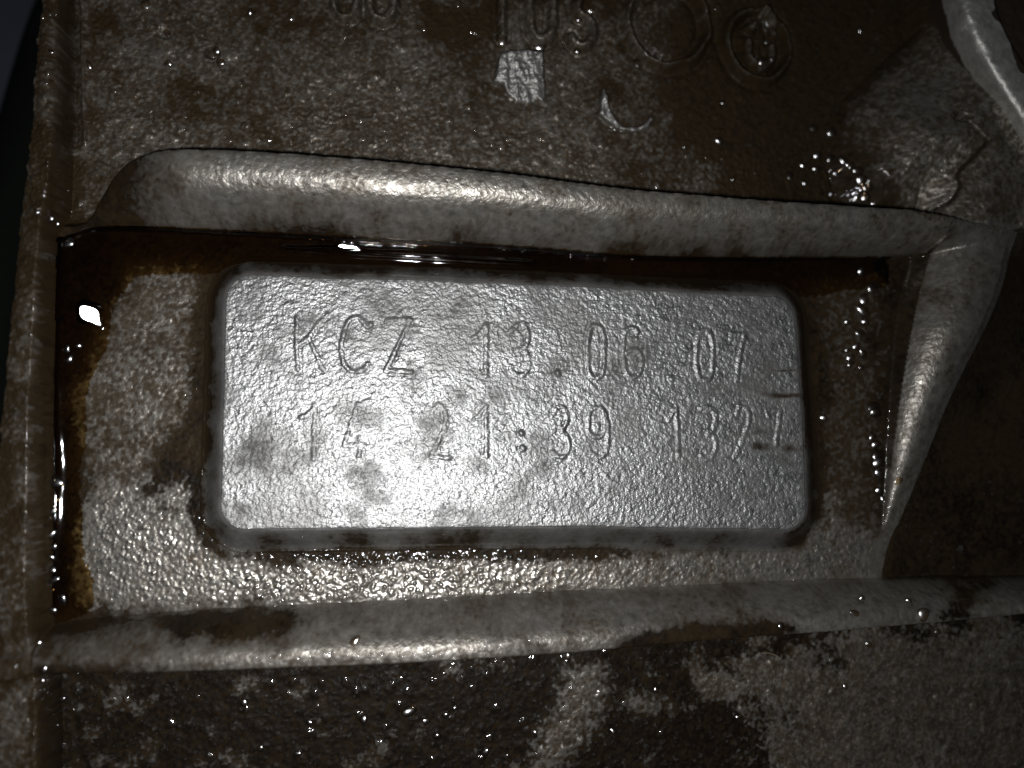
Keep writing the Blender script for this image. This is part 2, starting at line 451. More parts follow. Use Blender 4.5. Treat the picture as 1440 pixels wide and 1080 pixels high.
# lower panel
dirt = np.maximum.reduce([
    region([(1052, 938), (1080, 924), (1140, 922), (1240, 905), (1440, 880), (1500, 880), (1500, 1180), (1030, 1180), (1052, 1125), (1098, 1088), (1084, 1052), (1122, 1022), (1102, 988), (1058, 968)], 20, 46, 51),
    region([(975, 945), (1045, 950), (1062, 968), (1030, 985), (985, 960)], 6, 12, 52)*0.85,
    region([(800, 955), (830, 950), (838, 985), (826, 1010), (790, 1040), (770, 1090), (745, 1090), (790, 1000)], 16, 14, 53)*0.8,
    region([(880, 980), (920, 975), (905, 1000)], 10, 12, 54)*0.4])
lo_tan = np.clip(0.30+0.7*sstep(0.15, 0.6, nz1), 0, 1)
oil = np.where(under_m, np.clip(1-dirt*(0.92-0.35*sstep(0.1, 0.6, nz1)), 0, 1)*(0.96-0.18*lo_tan), oil)
tan = np.where(under_m, np.clip(dirt*1.0+0.45*lo_tan, 0, 1), tan)
# right panel
oil = np.where(right_m, np.clip(0.93+0.10*nz1, 0, 1), oil)
tan = np.where(right_m, np.clip(0.75+0.8*nz2, 0, 1), tan)
# ribs: mostly bare, smudged; top and bottom inner slopes carry painted shade
ribt = (tt >= -0.05) & (tt <= 0.95) & (~gm) & (ft > 1) & (rt > 0.9)
ribb = (bt >= -0.02) & (bt <= 0.95)
ribr = (rt*rw >= -1.5) & (rt <= 0.85) & (~above_m) & (~under_m)
smud = 0.16*sstep(0.1, 0.6, nz1)+0.10*sstep(0.1, 0.6, nz2)
oil = np.where(ribt, np.clip(smud+0.75*sstep(330, 120, U)+0.24+0.50*sstep(0.6, 0.95, tt)*sstep(-0.4, 0.4, nz2), 0, 1), oil)  # last term paints the inner slope's shade into the colour
oil = np.where(ribb, np.clip(smud+0.42*sstep(420, 60, U)+0.24
      +0.85*region([(240, 866), (400, 866), (425, 880), (400, 893), (330, 896), (260, 892)], 16, 12, 55)
      +0.95*region([(880, 905), (935, 878), (1080, 873), (1110, 882), (1000, 908), (880, 920)], 12, 8, 56)
      +0.7*region([(1345, 822), (1400, 818), (1360, 866), (1330, 864)], 10, 10, 57)
      +0.5*region([(690, 880), (750, 880), (750, 905), (700, 905)], 14, 14, 58)+0.25*sstep(0.35, 0.02, bt)+0.28*sstep(0.55, 0.95, bt), 0, 1), oil)  # the final bt term is shade painted on the inner slope
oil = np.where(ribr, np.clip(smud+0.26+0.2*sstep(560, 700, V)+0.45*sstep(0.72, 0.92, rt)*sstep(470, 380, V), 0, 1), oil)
tan = np.where(ribt | ribb | ribr, np.clip(0.38+0.6*nz1, 0, 1), tan)
fl = flange_m
oil = np.where(fl, np.clip(0.78+0.6*nz1+0.25*sstep(0.2, 0.7, ft)-0.08*sstep(880, 980, V), 0.2, 1), oil)
tan = np.where(fl, np.clip(0.9+0.3*nz2+0.5*region([(40, 215), (95, 205), (100, 235), (60, 260), (35, 265)], 8, 8, 59), 0, 1), tan)
cornr = region([(92, 205), (150, 222), (128, 262), (140, 330), (120, 430), (70, 430), (66, 300)], 12, 12, 64)
oil = np.maximum(oil, cornr*(~(onpad > 0.2)))
# pad: bare, with faint smudges and the brown smears at its right edge
pm = onpad > 0.5
smear = np.zeros_like(X)
for (ua, va, ub, vb, hw, k) in ((1084, 522, 1130, 523, 2.2, 1.0), (1066, 554, 1130, 556, 4.5, 0.9), (1046, 628, 1135, 630, 7, 0.6), (918, 633, 956, 633, 3, 0.6), (1000, 545, 1120, 552, 8, 0.2), (1040, 695, 1135, 696, 3, 0.35), (1020, 612, 1100, 606, 4, 0.35)):
    tpar = np.clip((U-ua)/(ub-ua), 0, 1)
    dv = np.abs(V-(va+(vb-va)*tpar)+2.5*vnoise(X, Y, 2.2, 88))
    smear = np.maximum(smear, k*sstep(hw*1.3, hw*0.2, dv)*sstep(ua-6, ua+24, U)*sstep(ub+6, ub-2, U)*(0.75+0.5*vnoise(X, Y, 0.9, 89)))
spots = 0
for (su, sv, sr) in ((430, 640, 20), (495, 655, 22), (712, 615, 18), (1050, 540, 16), (640, 560, 16), (650, 420, 14), (730, 690, 18), (345, 640, 26), (520, 700, 14), (905, 490, 20), (1000, 650, 24), (770, 650, 12)):
    spots = np.maximum(spots, np.exp(-(((U-su)/sr)**2+((V-sv)/(sr*0.8))**2))*(0.55+0.45*nz1))
oil = np.where(pm, np.clip(0.05+0.30*sstep(0.0, 0.6, nz1)+0.14*sstep(0.0, 0.5, nz2)+0.36*spots+0.75*smear+0.05*sstep(700, 1050, U), 0, 0.8), oil)
tan = np.where(pm, 0.03+0.75*smear+0.15*sstep(0.1, 0.6, nz2), tan)
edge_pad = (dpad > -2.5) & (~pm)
oil = np.where(edge_pad, np.clip(0.66+0.40*sstep(-0.6, -2.4, dpad)*sstep(760, 500, V)+0.45*nz1+0.2*sstep(1100, 1130, U), 0, 1), oil)  # bevel shading painted in as a darker tone, broken up by noise
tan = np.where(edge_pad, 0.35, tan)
oil = np.clip(oil*(1-chip)+0.22*chip, 0, 1); tan = tan*(1-chip)+0.45*chip

# ------------------------------------------------------------------ casting skin, pimples and wet beads
grain = fbm(X, Y, 0.39, 101, 2, 0.6)
grain2 = fbm(X, Y, 1.05, 102, 2, 0.5)
fine = fbm(X, Y, 0.40, 105, 2, 0.5)
skin = 0.026*grain+0.006*grain2
dry = np.ones_like(X)
h += skin*np.where(pm, 1.0, 0)*sstep(1150, 780, U)*0.85
h += np.where(pm, 0.010*grain, 0)
h += np.where(pm, txt_h, 0)
h += np.where(ribt | ribb | ribr, 0.012*grain+0.012*grain2+0.018*fine, 0)
c1, s1 = cells(X, Y, 0.75, 111)
pim = np.clip(1-(c1/(0.28+0.30*s1))**2, 0, 1)
c2, s2 = cells(X, Y, 1.9, 112)
pim2 = np.clip(1-(c2/(0.16+0.22*s2))**2, 0, 1)*(s2 > 0.35)
c3, s3 = cells(X, Y, 0.46, 113)
pim3 = np.clip(1-(c3/(0.35+0.35*s3))**2, 0, 1)
recf = in_recess & (~pm) & (~edge_pad)
h += np.where(recf, 0.03*fine+0.03*grain+0.03*grain2, 0)
wetstrip = region([(330, 800), (480, 782), (700, 790), (760, 820), (640, 848), (380, 856), (330, 850)], 20, 16, 61)
h += np.where(recf, wetstrip*(0.15*pim+0.05*pim3), 0)
h += np.where(recf, 0.045*pim3*p_ll*(1-wetstrip)+0.04*pim3*p_bot*(1-wetstrip), 0)
h += np.where(above_m & ~gm, (0.045*grain+0.05*grain2+fine*0.045+0.09*pim3*sstep(-0.4, 0.4, nz1)+0.13*pim2)*(1-chip), 0)
corner = region([(1090, 190), (1160, 170), (1240, 270), (1225, 290), (960, 272), (900, 235), (1000, 210)], 25, 20, 62)
h += np.where(above_m & ~gm, corner*0.17*pim, 0)
h += np.where(under_m, (0.035*fine+0.03*grain+0.06*grain2+0.095*pim2+0.05*pim3*sstep(0, .5, nz1)), 0)
h += np.where(right_m, 0.06*grain2+0.05*pim2, 0)
h += np.where(gm, 0.04*fine+0.05*grain2+0.04*grain+0.05*pim2, 0)
h += np.where(fl, (0.035*fine+0.05*grain2+0.09*pim3*sstep(0.25, 0.8, oil)+0.12*pim2)*sstep(1.0, 0.7, ft), 0)
h += chip*(0.04*fine+0.06*grain+0.07*grain2+0.13*fbm(X*1.3+Y*0.3, Y*0.6, 0.8, 104, 2))
# lengthwise crest beads on the flange
cb, sb = cells(X*0.4, Y, 0.9, 114)
h += np.where(fl, 0.10*np.clip(1-(cb/0.45)**2, 0, 1)*np.exp(-((X-fc)/0.45)**2)*sstep(300, 380, V), 0)
# outside of the flange drops away
fall = sstep(0, 1.6, dout)
h = h*(1-fall)-40*fall
wet = np.clip(sstep(0.30, 0.85, oil)+wetstrip*recf*0.9+0.5*p_ll*recf, 0, 1)
wet = np.where(under_m, wet*(1-0.9*dirt), wet)
wet = np.where(pm, 0.0, wet)
wet = np.where(above_m & ~gm & ~ribt, np.clip(wet*0.8+0.6*sstep(0.0, 0.4, fbm(X, Y, 6, 120, 3)), 0, 1), wet)
wet = np.where(ribb, np.maximum(wet, 0.7*region([(250, 895), (360, 888), (470, 880), (480, 900), (300, 915), (250, 910)], 10, 10, 63)), wet)
wet = np.maximum(wet, corner*(above_m & ~gm))
wet = np.where(chip > 0.5, 0.0, wet)
wet = np.where(ribt, np.maximum(wet, 0.0), wet)

# dirt stays in the pits of the skin and is rubbed off the high grains
np_ = ~pm & ~edge_pad
rb_ = ribt | ribb | ribr
kf = np.where(rb_, 0.10, 0.34)*(1-chip)
oil = np.where(np_, np.clip(oil-kf*fine*np.clip(4*oil*(1-oil), 0.25, 1), 0, 1), oil)
tan = np.where(np_, np.clip(tan-np.where(rb_, 0.35, 0.6)*fine*(1-chip), 0, 1), np.clip(tan-0.15*grain, 0, 1))
# oil and painted shade blend over the joints; neither ends exactly on an edge of the casting
def creep(a, n):
    a = a.copy()
    for _ in range(n):
        a[1:-1] = 0.25*a[:-2]+0.5*a[1:-1]+0.25*a[2:]
        a[:, 1:-1] = 0.25*a[:, :-2]+0.5*a[:, 1:-1]+0.25*a[:, 2:]
    return a
ring = np.exp(-((dpad+3.1+0.5*nz1)/0.95)**2)*(0.62+0.5*nz2)*sstep(1240, 1000, U)
oil = np.where(recf, np.clip(oil+ring*(1-0.5*p_bot*(U > 700)), 0, 1), oil)
jw = np.exp(-(np.minimum(np.abs(dpad), np.abs(dpad+2.5))/0.55)**2)
jw = np.maximum(jw, np.exp(-((1-tt)*(yo-yi)/0.6)**2)*(X < rxi))
jw = np.maximum(jw, np.exp(-((1-bt)*(byi-byo)/0.6)**2))
jw = np.maximum(jw, np.exp(-((1-rt)*rw/0.6)**2)*(~above_m))
jw = np.clip(jw, 0, 1)
oil = oil*(1-jw)+jw*creep(oil, 18); tan = tan*(1-jw)+jw*creep(tan, 18); wet = wet*(1-jw)+jw*creep(wet, 18)
grit = np.where(pm, 2.3, 1.1)
grit = np.where(ribt | ribb | ribr, 1.0, grit)
grit = np.where((above_m | under_m | gm) & ~ribt & ~ribb, 1.3, grit)
grit = np.where(edge_pad, 0.3, grit)

# ------------------------------------------------------------------ materials
def new_mat(name):
    m = bpy.data.materials.new(name)
    m.use_nodes = True
    nt = m.node_tree
    return m, nt, nt.nodes["Principled BSDF"]
def attr(nt, name):
    a = nt.nodes.new("ShaderNodeAttribute"); a.attribute_name = name
    return a.outputs["Fac"]
def mathn(nt, op, a, b=None, clamp=False):
    n = nt.nodes.new("ShaderNodeMath"); n.operation = op; n.use_clamp = clamp
    for i, v_ in enumerate((a, b)):
        if v_ is None: continue
        if isinstance(v_, (int, float)): n.inputs[i].default_value = v_
        else: nt.links.new(v_, n.inputs[i])
    return n.outputs[0]
def mixc(nt, f, a, b):
    n = nt.nodes.new("ShaderNodeMix"); n.data_type = 'RGBA'
    nt.links.new(f, n.inputs[0])
    for i, v_ in ((6, a), (7, b)):
        if isinstance(v_, tuple): n.inputs[i].default_value = (*v_, 1)
        else: nt.links.new(v_, n.inputs[i])
    return n.outputs[2]
def mixf(nt, f, a, b):
    n = nt.nodes.new("ShaderNodeMix"); n.data_type = 'FLOAT'
    nt.links.new(f, n.inputs[0])
    for i, v_ in ((2, a), (3, b)):
        if isinstance(v_, (int, float)): n.inputs[i].default_value = v_
        else: nt.links.new(v_, n.inputs[i])
    return n.outputs[0]
def noise(nt, scale, detail=4, rough=0.6):
    tc = nt.nodes.new("ShaderNodeTexCoord")
    n = nt.nodes.new("ShaderNodeTexNoise")
    n.inputs["Scale"].default_value = scale
    n.inputs["Detail"].default_value = detail
    n.inputs["Roughness"].default_value = rough
    nt.links.new(tc.outputs["Object"], n.inputs["Vector"])
    return n.outputs["Fac"]
def ramp(nt, f, a, b):
    n = nt.nodes.new("ShaderNodeMapRange")
    n.inputs[1].default_value = a; n.inputs[2].default_value = b
    nt.links.new(f, n.inputs[0])
    return n.outputs[0]

def cast_metal():
    m, nt, b = new_mat("cast_aluminium")
    oil_, tan_, wet_ = attr(nt, "oil"), attr(nt, "tan"), attr(nt, "wet")
    n_mid = noise(nt, 900, 3, 0.6)
    n_fine = noise(nt, 3600, 4, 0.7)
    n_big = noise(nt, 120, 4, 0.6)
    n_grit = noise(nt, 1900, 2, 0.6)
    bare = mixc(nt, ramp(nt, n_mid, 0.3, 0.7), (0.34, 0.34, 0.335), (0.58, 0.58, 0.575))
    bare = mixc(nt, attr(nt, 'rubbed'), mixc(nt, ramp(nt, n_mid, 0.3, 0.7), (0.36, 0.335, 0.295), (0.60, 0.57, 0.52)), bare)
    dirt = mixc(nt, ramp(nt, n_mid, 0.35, 0.7), (0.052, 0.037, 0.022), (0.145, 0.108, 0.068))
    film = mixc(nt, tan_, (0.009, 0.0058, 0.0032), (0.040, 0.0265, 0.013))
    # ragged edges: push the masks with fine noise
    j = mathn(nt, 'MULTIPLY', mathn(nt, 'SUBTRACT', mathn(nt, 'MULTIPLY', mathn(nt, 'ADD', n_mid, n_grit), 0.5), 0.5), 1.1)
    o2 = mathn(nt, 'ADD', oil_, mathn(nt, 'MULTIPLY', j, mathn(nt, 'MULTIPLY', mathn(nt, 'MULTIPLY', oil_, mathn(nt, 'SUBTRACT', 1.0, oil_)), 4.0)), True)
    t2 = mathn(nt, 'SUBTRACT', mathn(nt, 'MULTIPLY', tan_, ramp(nt, n_big, 0.05, 0.45)), mathn(nt, 'MULTIPLY', mathn(nt, 'MULTIPLY', mathn(nt, 'SUBTRACT', n_grit, 0.5), 2.4), tan_), True)
    col = mixc(nt, mathn(nt, 'MULTIPLY', t2, 0.92), bare, dirt)
    col = mixc(nt, ramp(nt, o2, 0.0, 0.85), col, film)
    nt.links.new(col, b.inputs["Base Color"])
    met = mathn(nt, 'MULTIPLY', mathn(nt, 'SUBTRACT', 1.0, ramp(nt, o2, 0.0, 0.8)), mathn(nt, 'SUBTRACT', 1.0, mathn(nt, 'MULTIPLY', t2, 0.45)), True)
    nt.links.new(met, b.inputs["Metallic"])
    rg = mixf(nt, ramp(nt, n_mid, 0.3, 0.7), 0.28, 0.36)
    rg = mixf(nt, mathn(nt, 'MULTIPLY', t2, 1.0), rg, 0.52)
    rg = mathn(nt, 'MULTIPLY', rg, mathn(nt, 'ADD', 0.55, mathn(nt, 'MULTIPLY', attr(nt, 'grit'), 0.35)))
    rg = mixf(nt, o2, rg, 0.5)
    nt.links.new(mixf(nt, o2, 0.5, 0.08), b.inputs['Specular IOR Level'])
    nt.links.new(rg, b.inputs["Roughness"])
    nt.links.new(mathn(nt, 'MULTIPLY', wet_, 0.9), b.inputs["Coat Weight"])
    b.inputs["Coat Roughness"].default_value = 0.06
    b.inputs["Coat IOR"].default_value = 1.47
    b.inputs["IOR"].default_value = 1.45
    bump = nt.nodes.new("ShaderNodeBump")
    bump.inputs["Strength"].default_value = 1.0
    bump.inputs["Distance"].default_value = 0.00006
    hh = mathn(nt, 'ADD', mathn(nt, 'MULTIPLY', n_mid, 0.5), mathn(nt, 'MULTIPLY', n_grit, 1.25))
    hh = mathn(nt, 'MULTIPLY', hh, mixf(nt, wet_, attr(nt, 'grit'), 0.35))
    nt.links.new(hh, bump.inputs["Height"])
    nt.links.new(bump.outputs[0], b.inputs["Normal"]); nt.links.new(bump.outputs[0], b.inputs["Coat Normal"])
    return m
M_CAST = cast_metal()

def oil_material(name='engine_oil', rough=0.045, thin=(0.80, 0.66, 0.42), thick=(0.24, 0.135, 0.055)):
    m = bpy.data.materials.new(name)
    m.use_nodes = True
    nt = m.node_tree
    nt.nodes.clear()
    out = nt.nodes.new("ShaderNodeOutputMaterial")
    tr = nt.nodes.new("ShaderNodeBsdfTransparent")
    gl = nt.nodes.new("ShaderNodeBsdfGlossy")
    gl.inputs["Roughness"].default_value = rough
    dp = attr(nt, "depth")
    c = mixc(nt, dp, thin, thick)
    nt.links.new(c, tr.inputs[0])
    fr = nt.nodes.new("ShaderNodeFresnel"); fr.inputs[0].default_value = 1.48
    mx = nt.nodes.new("ShaderNodeMixShader")
    nt.links.new(mathn(nt, 'MULTIPLY', fr.outputs[0], 4.0 if rough > 0.1 else 1.4, True), mx.inputs[0])
    nt.links.new(tr.outputs[0], mx.inputs[1]); nt.links.new(gl.outputs[0], mx.inputs[2])
    nt.links.new(mx.outputs[0], out.inputs[0])
    return m
M_OIL = oil_material()
M_DROP = oil_material('oil_drop', 0.15, (0.75, 0.64, 0.5), (0.75, 0.64, 0.5))

# ------------------------------------------------------------------ object helpers
col = scene.collection
def mesh_from(name, verts, faces, mat, parent=None, attrs=None, smooth=True):
    me = bpy.data.meshes.new(name)
    verts = np.asarray(verts, np.float32); faces = np.asarray(faces, np.int32)
    nv, nf, k = len(verts), len(faces), faces.shape[1]
    me.vertices.add(nv); me.vertices.foreach_set("co", verts.ravel())
    me.loops.add(nf*k); me.loops.foreach_set("vertex_index", faces.ravel())
    me.polygons.add(nf)
    me.polygons.foreach_set("loop_start", np.arange(nf, dtype=np.int32)*k)
    me.polygons.foreach_set("loop_total", np.full(nf, k, np.int32))
    me.polygons.foreach_set("use_smooth", np.full(nf, smooth))
    me.update(calc_edges=True)
    for an, av in (attrs or {}).items():
        a = me.attributes.new(an, 'FLOAT', 'POINT')
        a.data.foreach_set("value", np.asarray(av, np.float32).ravel())
    me.materials.append(mat)
    o = bpy.data.objects.new(name, me)
    col.objects.link(o)
    if parent: o.parent = parent
    return o
def grid_part(name, fmask, parent, label=None):
    """the faces of the relief picked by fmask as one mesh"""
    ii, jj = np.nonzero(fmask)
    if len(ii) == 0: return None
    nx = X.shape[1]
    a = ii*nx+jj
    q = np.stack([a, a+1, a+nx+1, a+nx], -1)
    used, inv = np.unique(q, return_inverse=True)
    f = inv.reshape(q.shape)
    vs = np.stack([X.ravel()[used], Y.ravel()[used], h.ravel()[used]], -1)*MM
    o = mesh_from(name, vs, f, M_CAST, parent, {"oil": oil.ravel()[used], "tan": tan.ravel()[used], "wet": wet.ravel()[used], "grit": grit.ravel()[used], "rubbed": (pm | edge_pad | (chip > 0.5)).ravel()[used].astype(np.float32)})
    if label: o["label"] = label
    return o
def thing(o, label, cat, group=None, kind=None):
    o["label"] = label
    if cat: o["category"] = cat
    if group: o["group"] = group
    if kind: o["kind"] = kind
    return o
def empty(name, loc):
    o = bpy.data.objects.new(name, None); col.objects.link(o); o.location = loc
    return o

casing = empty("engine_casing", (0, 0, 0))
thing(casing, "oily cast aluminium engine casing with ribs around a raised rectangular date pad", "engine casing")

def fc_(m): return m[:-1, :-1]
left_free = np.ones(fc_(X).shape, bool)
taken = ~left_free
def take(mask):
    global taken
    m = fc_(mask) & ~taken
    taken = taken | m
    return m
# the region of each part, by priority
glyph_faces = [(nm, lab, own, take(m)) for nm, lab, own, m in marks]
beyond = gapd > 0.55
take(dout > 1.6)
f_flange = take(ft < 1.0)
f_gus = take((gd > 0) & ~beyond)
take(beyond | (dout > 1.75))                                   # nothing of the casting past the gap
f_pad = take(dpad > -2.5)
f_bot = take((bt > -0.12) & (bt < 1.0))
f_top = take((tt > -0.09) & (tt < 1.0) & (X < rxo))
f_right = take((-rt*rw < 4.0) & (rt < 1) & (Y > byo) & (Y < yo))
f_up = take(Y > yo)
f_lo = take(Y < byo)
f_rt = take(X > rxo)
f_rec = take(np.ones(X.shape, bool))
upper = grid_part("upper_panel", f_up, casing, "grimy panel above the top rib")
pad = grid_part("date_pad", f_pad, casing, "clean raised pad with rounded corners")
grid_part("side_flange", f_flange, casing)
grid_part("gusset", f_gus, casing, "cracked tan gusset in the upper right corner")
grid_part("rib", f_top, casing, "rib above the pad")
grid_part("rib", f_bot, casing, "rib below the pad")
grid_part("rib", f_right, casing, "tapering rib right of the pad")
grid_part("lower_panel", f_lo, casing, "oil-blackened panel below the bottom rib")
grid_part("side_panel", f_rt, casing, "dark brown panel right of the tapering rib")
grid_part("recess_floor", f_rec, casing, "stained floor around the raised pad")
for nm, lab, own, fm in glyph_faces:
    grid_part(nm, fm, pad if own == 'pad' else upper, lab)

# ------------------------------------------------------------------ oil lying in the recess
def idx(u, v, z=0.5):
    return W(u, v, z)
def bump_line(x, y, pix, amp, wd, z=0.8, taper=True):
    pts = wpts(pix, z)
    (ax, ay), (bx, by) = pts[0], pts[-1]
    L = math.hypot(bx-ax, by-ay)
    t = ((x-ax)*(bx-ax)+(y-ay)*(by-ay))/L/L
    dd = ((x-ax)*(by-ay)-(y-ay)*(bx-ax))/L
    return amp*np.exp(-(dd/wd)**2)*sstep(-0.02, 0.06, t)*sstep(1.02, 0.94, t)
lev = 0.62+0.010*(Y-20)*0-0.30*sstep(900, 1250, U)
# the pool is deep along the top rib and the flange and thins out towards the pad's lower left
pool = region([(40, 300), (420, 322), (760, 338), (1235, 362), (1238, 396), (1150, 400), (1000, 398), (700, 392), (330, 372), (302, 376), (180, 378), (150, 430), (135, 500), (112, 560), (104, 660), (112, 800), (118, 850), (60, 870), (60, 500)], 16, 4, 71)
for _ in range(24):                       # surface tension: no fine ripples
    pool[1:-1] = 0.25*pool[:-2]+0.5*pool[1:-1]+0.25*pool[2:]
    pool[:, 1:-1] = 0.25*pool[:, :-2]+0.5*pool[:, 1:-1]+0.25*pool[:, 2:]
surf = -0.22+0.80*pool+0.02*fbm(X, Y, 4.0, 72, 2)
# meniscus climbing the rib, the flange and the pad
surf = surf+0.55*np.exp(-np.clip(1-tt, 0, 9)*np.maximum(yo-yi, 0.5)/0.55)*(tt < 1.05)*pool
surf = surf+0.55*np.exp(-np.clip(ft-1, 0, 9)*(fi-fc)/0.5)*pool
surf = surf+0.6*np.exp(-np.clip(-dpad-1.3, 0, 9)/0.45)*pool*(dpad > -5)
surf += bump_line(X, Y, [(386, 348), (756, 370)], 0.30, 0.36)
surf += bump_line(X, Y, [(430, 347), (800, 359)], 0.15, 0.22)
surf += bump_line(X, Y, [(395, 363), (640, 374)], 0.035, 0.16)
surf += bump_line(X, Y, [(925, 386), (1010, 388)], 0.16, 0.28)
for k in range(3):
    surf += bump_line(X, Y, [(496+6*k, 321+5*k), (548, 323+5*k)], 0.09, 0.17)
    surf += bump_line(X, Y, [(498, 376+5*k), (550-6*k, 378+5*k)], 0.07, 0.16)
surf += bump_line(X, Y, [(700, 352), (800, 360)], 0.14, 0.2)
surf += bump_line(X, Y, [(76, 330), (76, 690)], 0.12, 0.22)
surf += bump_line(X, Y, [(69, 590), (62, 665)], 0.06, 0.14)
# a thick blob that mirrors the flash
def facet(x, y, u, v, ru, rv):
    px, py = idx(u, v, 1.0)
    hv = (np.array([0, 0, H_CAM])-np.array([px, py, 1.0])); hv /= np.linalg.norm(hv)
    lv = (np.array(LIGHT_POS)-np.array([px, py, 1.0])); lv /= np.linalg.norm(lv)
    n = hv+lv; n /= np.linalg.norm(n)
    gx_, gy_ = -n[0]/n[2], -n[1]/n[2]
    sx, sy = x-px, y-py
    ws = 0.30*vnoise(x, y, 1.3, 143)
    win = sstep(1.45, 0.85, (np.abs(sx/ru+ws)**2.8+np.abs(sy/rv-ws+0.3*sx/ru)**2.8)**(1/2.8))
    return gx_, gy_, sx, sy, win
for (u, v, ru, rv) in ((125, 441, 1.35, 1.1), (492, 348, 1.5, 0.34)):
    a_, b_, sx, sy, win = facet(X, Y, u, v, ru, rv)
    surf = surf*(1-win)+win*(0.95+a_*sx+b_*sy)
# jagged bright bits
depth = np.clip((surf-h)/1.0, 0, 1)
pm_ = (surf > h+0.01) & in_recess | ((surf > h+0.01) & edge_pad & (pool > 0.4) & (dpad < -0.7))
pm_ &= (tt > 0.7) & (ft > 0.55) & (rt > 0.7)
ii, jj = np.nonzero(fc_(pm_))
nx = X.shape[1]
a = ii*nx+jj
q = np.stack([a, a+1, a+nx+1, a+nx], -1)
used, inv = np.unique(q, return_inverse=True)
surf_m = np.maximum(surf, h+0.01)
puddle = mesh_from("oil_puddle", np.stack([X.ravel()[used], Y.ravel()[used], surf_m.ravel()[used]], -1)*MM, inv.reshape(q.shape), M_OIL, None, {"depth": depth.ravel()[used]})
thing(puddle, "dark brown oil pooled in the recess along the top rib and left flange", "oil puddle")

# ------------------------------------------------------------------ single oil drops
def height_at(x, y):
    j = int(np.clip(np.searchsorted(XS, x), 0, len(XS)-1)); i = int(np.clip(np.searchsorted(YS, y), 0, len(YS)-1))
    return float(max(h[i, j], surf[i, j] if pm_[i, j] else -99))
def land(u, v):
    z = 0.0
    for _ in range(12):
        x, y = W(u, v, z); z = 0.5*z+0.5*height_at(float(x), float(y))
    x, y = W(u, v, z)
    return float(x), float(y), z
def dome(seed, seg=12, rings=5):
    rs = random.Random(seed)
    k1, k2, ph = rs.uniform(0.05, 0.2), rs.uniform(0.03, 0.1), rs.uniform(0, 6)
    vs = [(0, 0, 1.0)]; fs = []
    for r in range(1, rings+1):
        a = (r/rings)*math.radians(100)
        for s in range(seg):
            t = 2*math.pi*s/seg
            w = 1+k1*math.sin(2*t+ph)+k2*math.sin(3*t+ph*2)
            vs.append((math.sin(a)*math.cos(t)*w, math.sin(a)*math.sin(t)*w, math.cos(a)))
    for s in range(seg):
        fs.append((0, 1+s, 1+(s+1) % seg))
    for r in range(rings-1):
        for s in range(seg):
            p = 1+r*seg+s; q_ = 1+r*seg+(s+1) % seg
            fs.append((p, p+seg, q_+seg, q_))
    me = bpy.data.meshes.new("oil_drop")
    me.from_pydata(vs, [], fs); me.update()
    me.polygons.foreach_set("use_smooth", [True]*len(fs))
    me.materials.append(M_DROP)
    return me
DOMES = [dome(i) for i in range(6)]
ORD = ["first", "second", "third", "fourth", "fifth", "sixth", "seventh", "eighth", "ninth", "tenth", "eleventh", "twelfth", "thirteenth", "fourteenth", "fifteenth", "sixteenth", "seventeenth", "eighteenth", "nineteenth", "twentieth", "twenty-first", "twenty-second", "twenty-third", "twenty-fourth", "twenty-fifth", "twenty-sixth", "twenty-seventh", "twenty-eighth", "twenty-ninth", "thirtieth"]
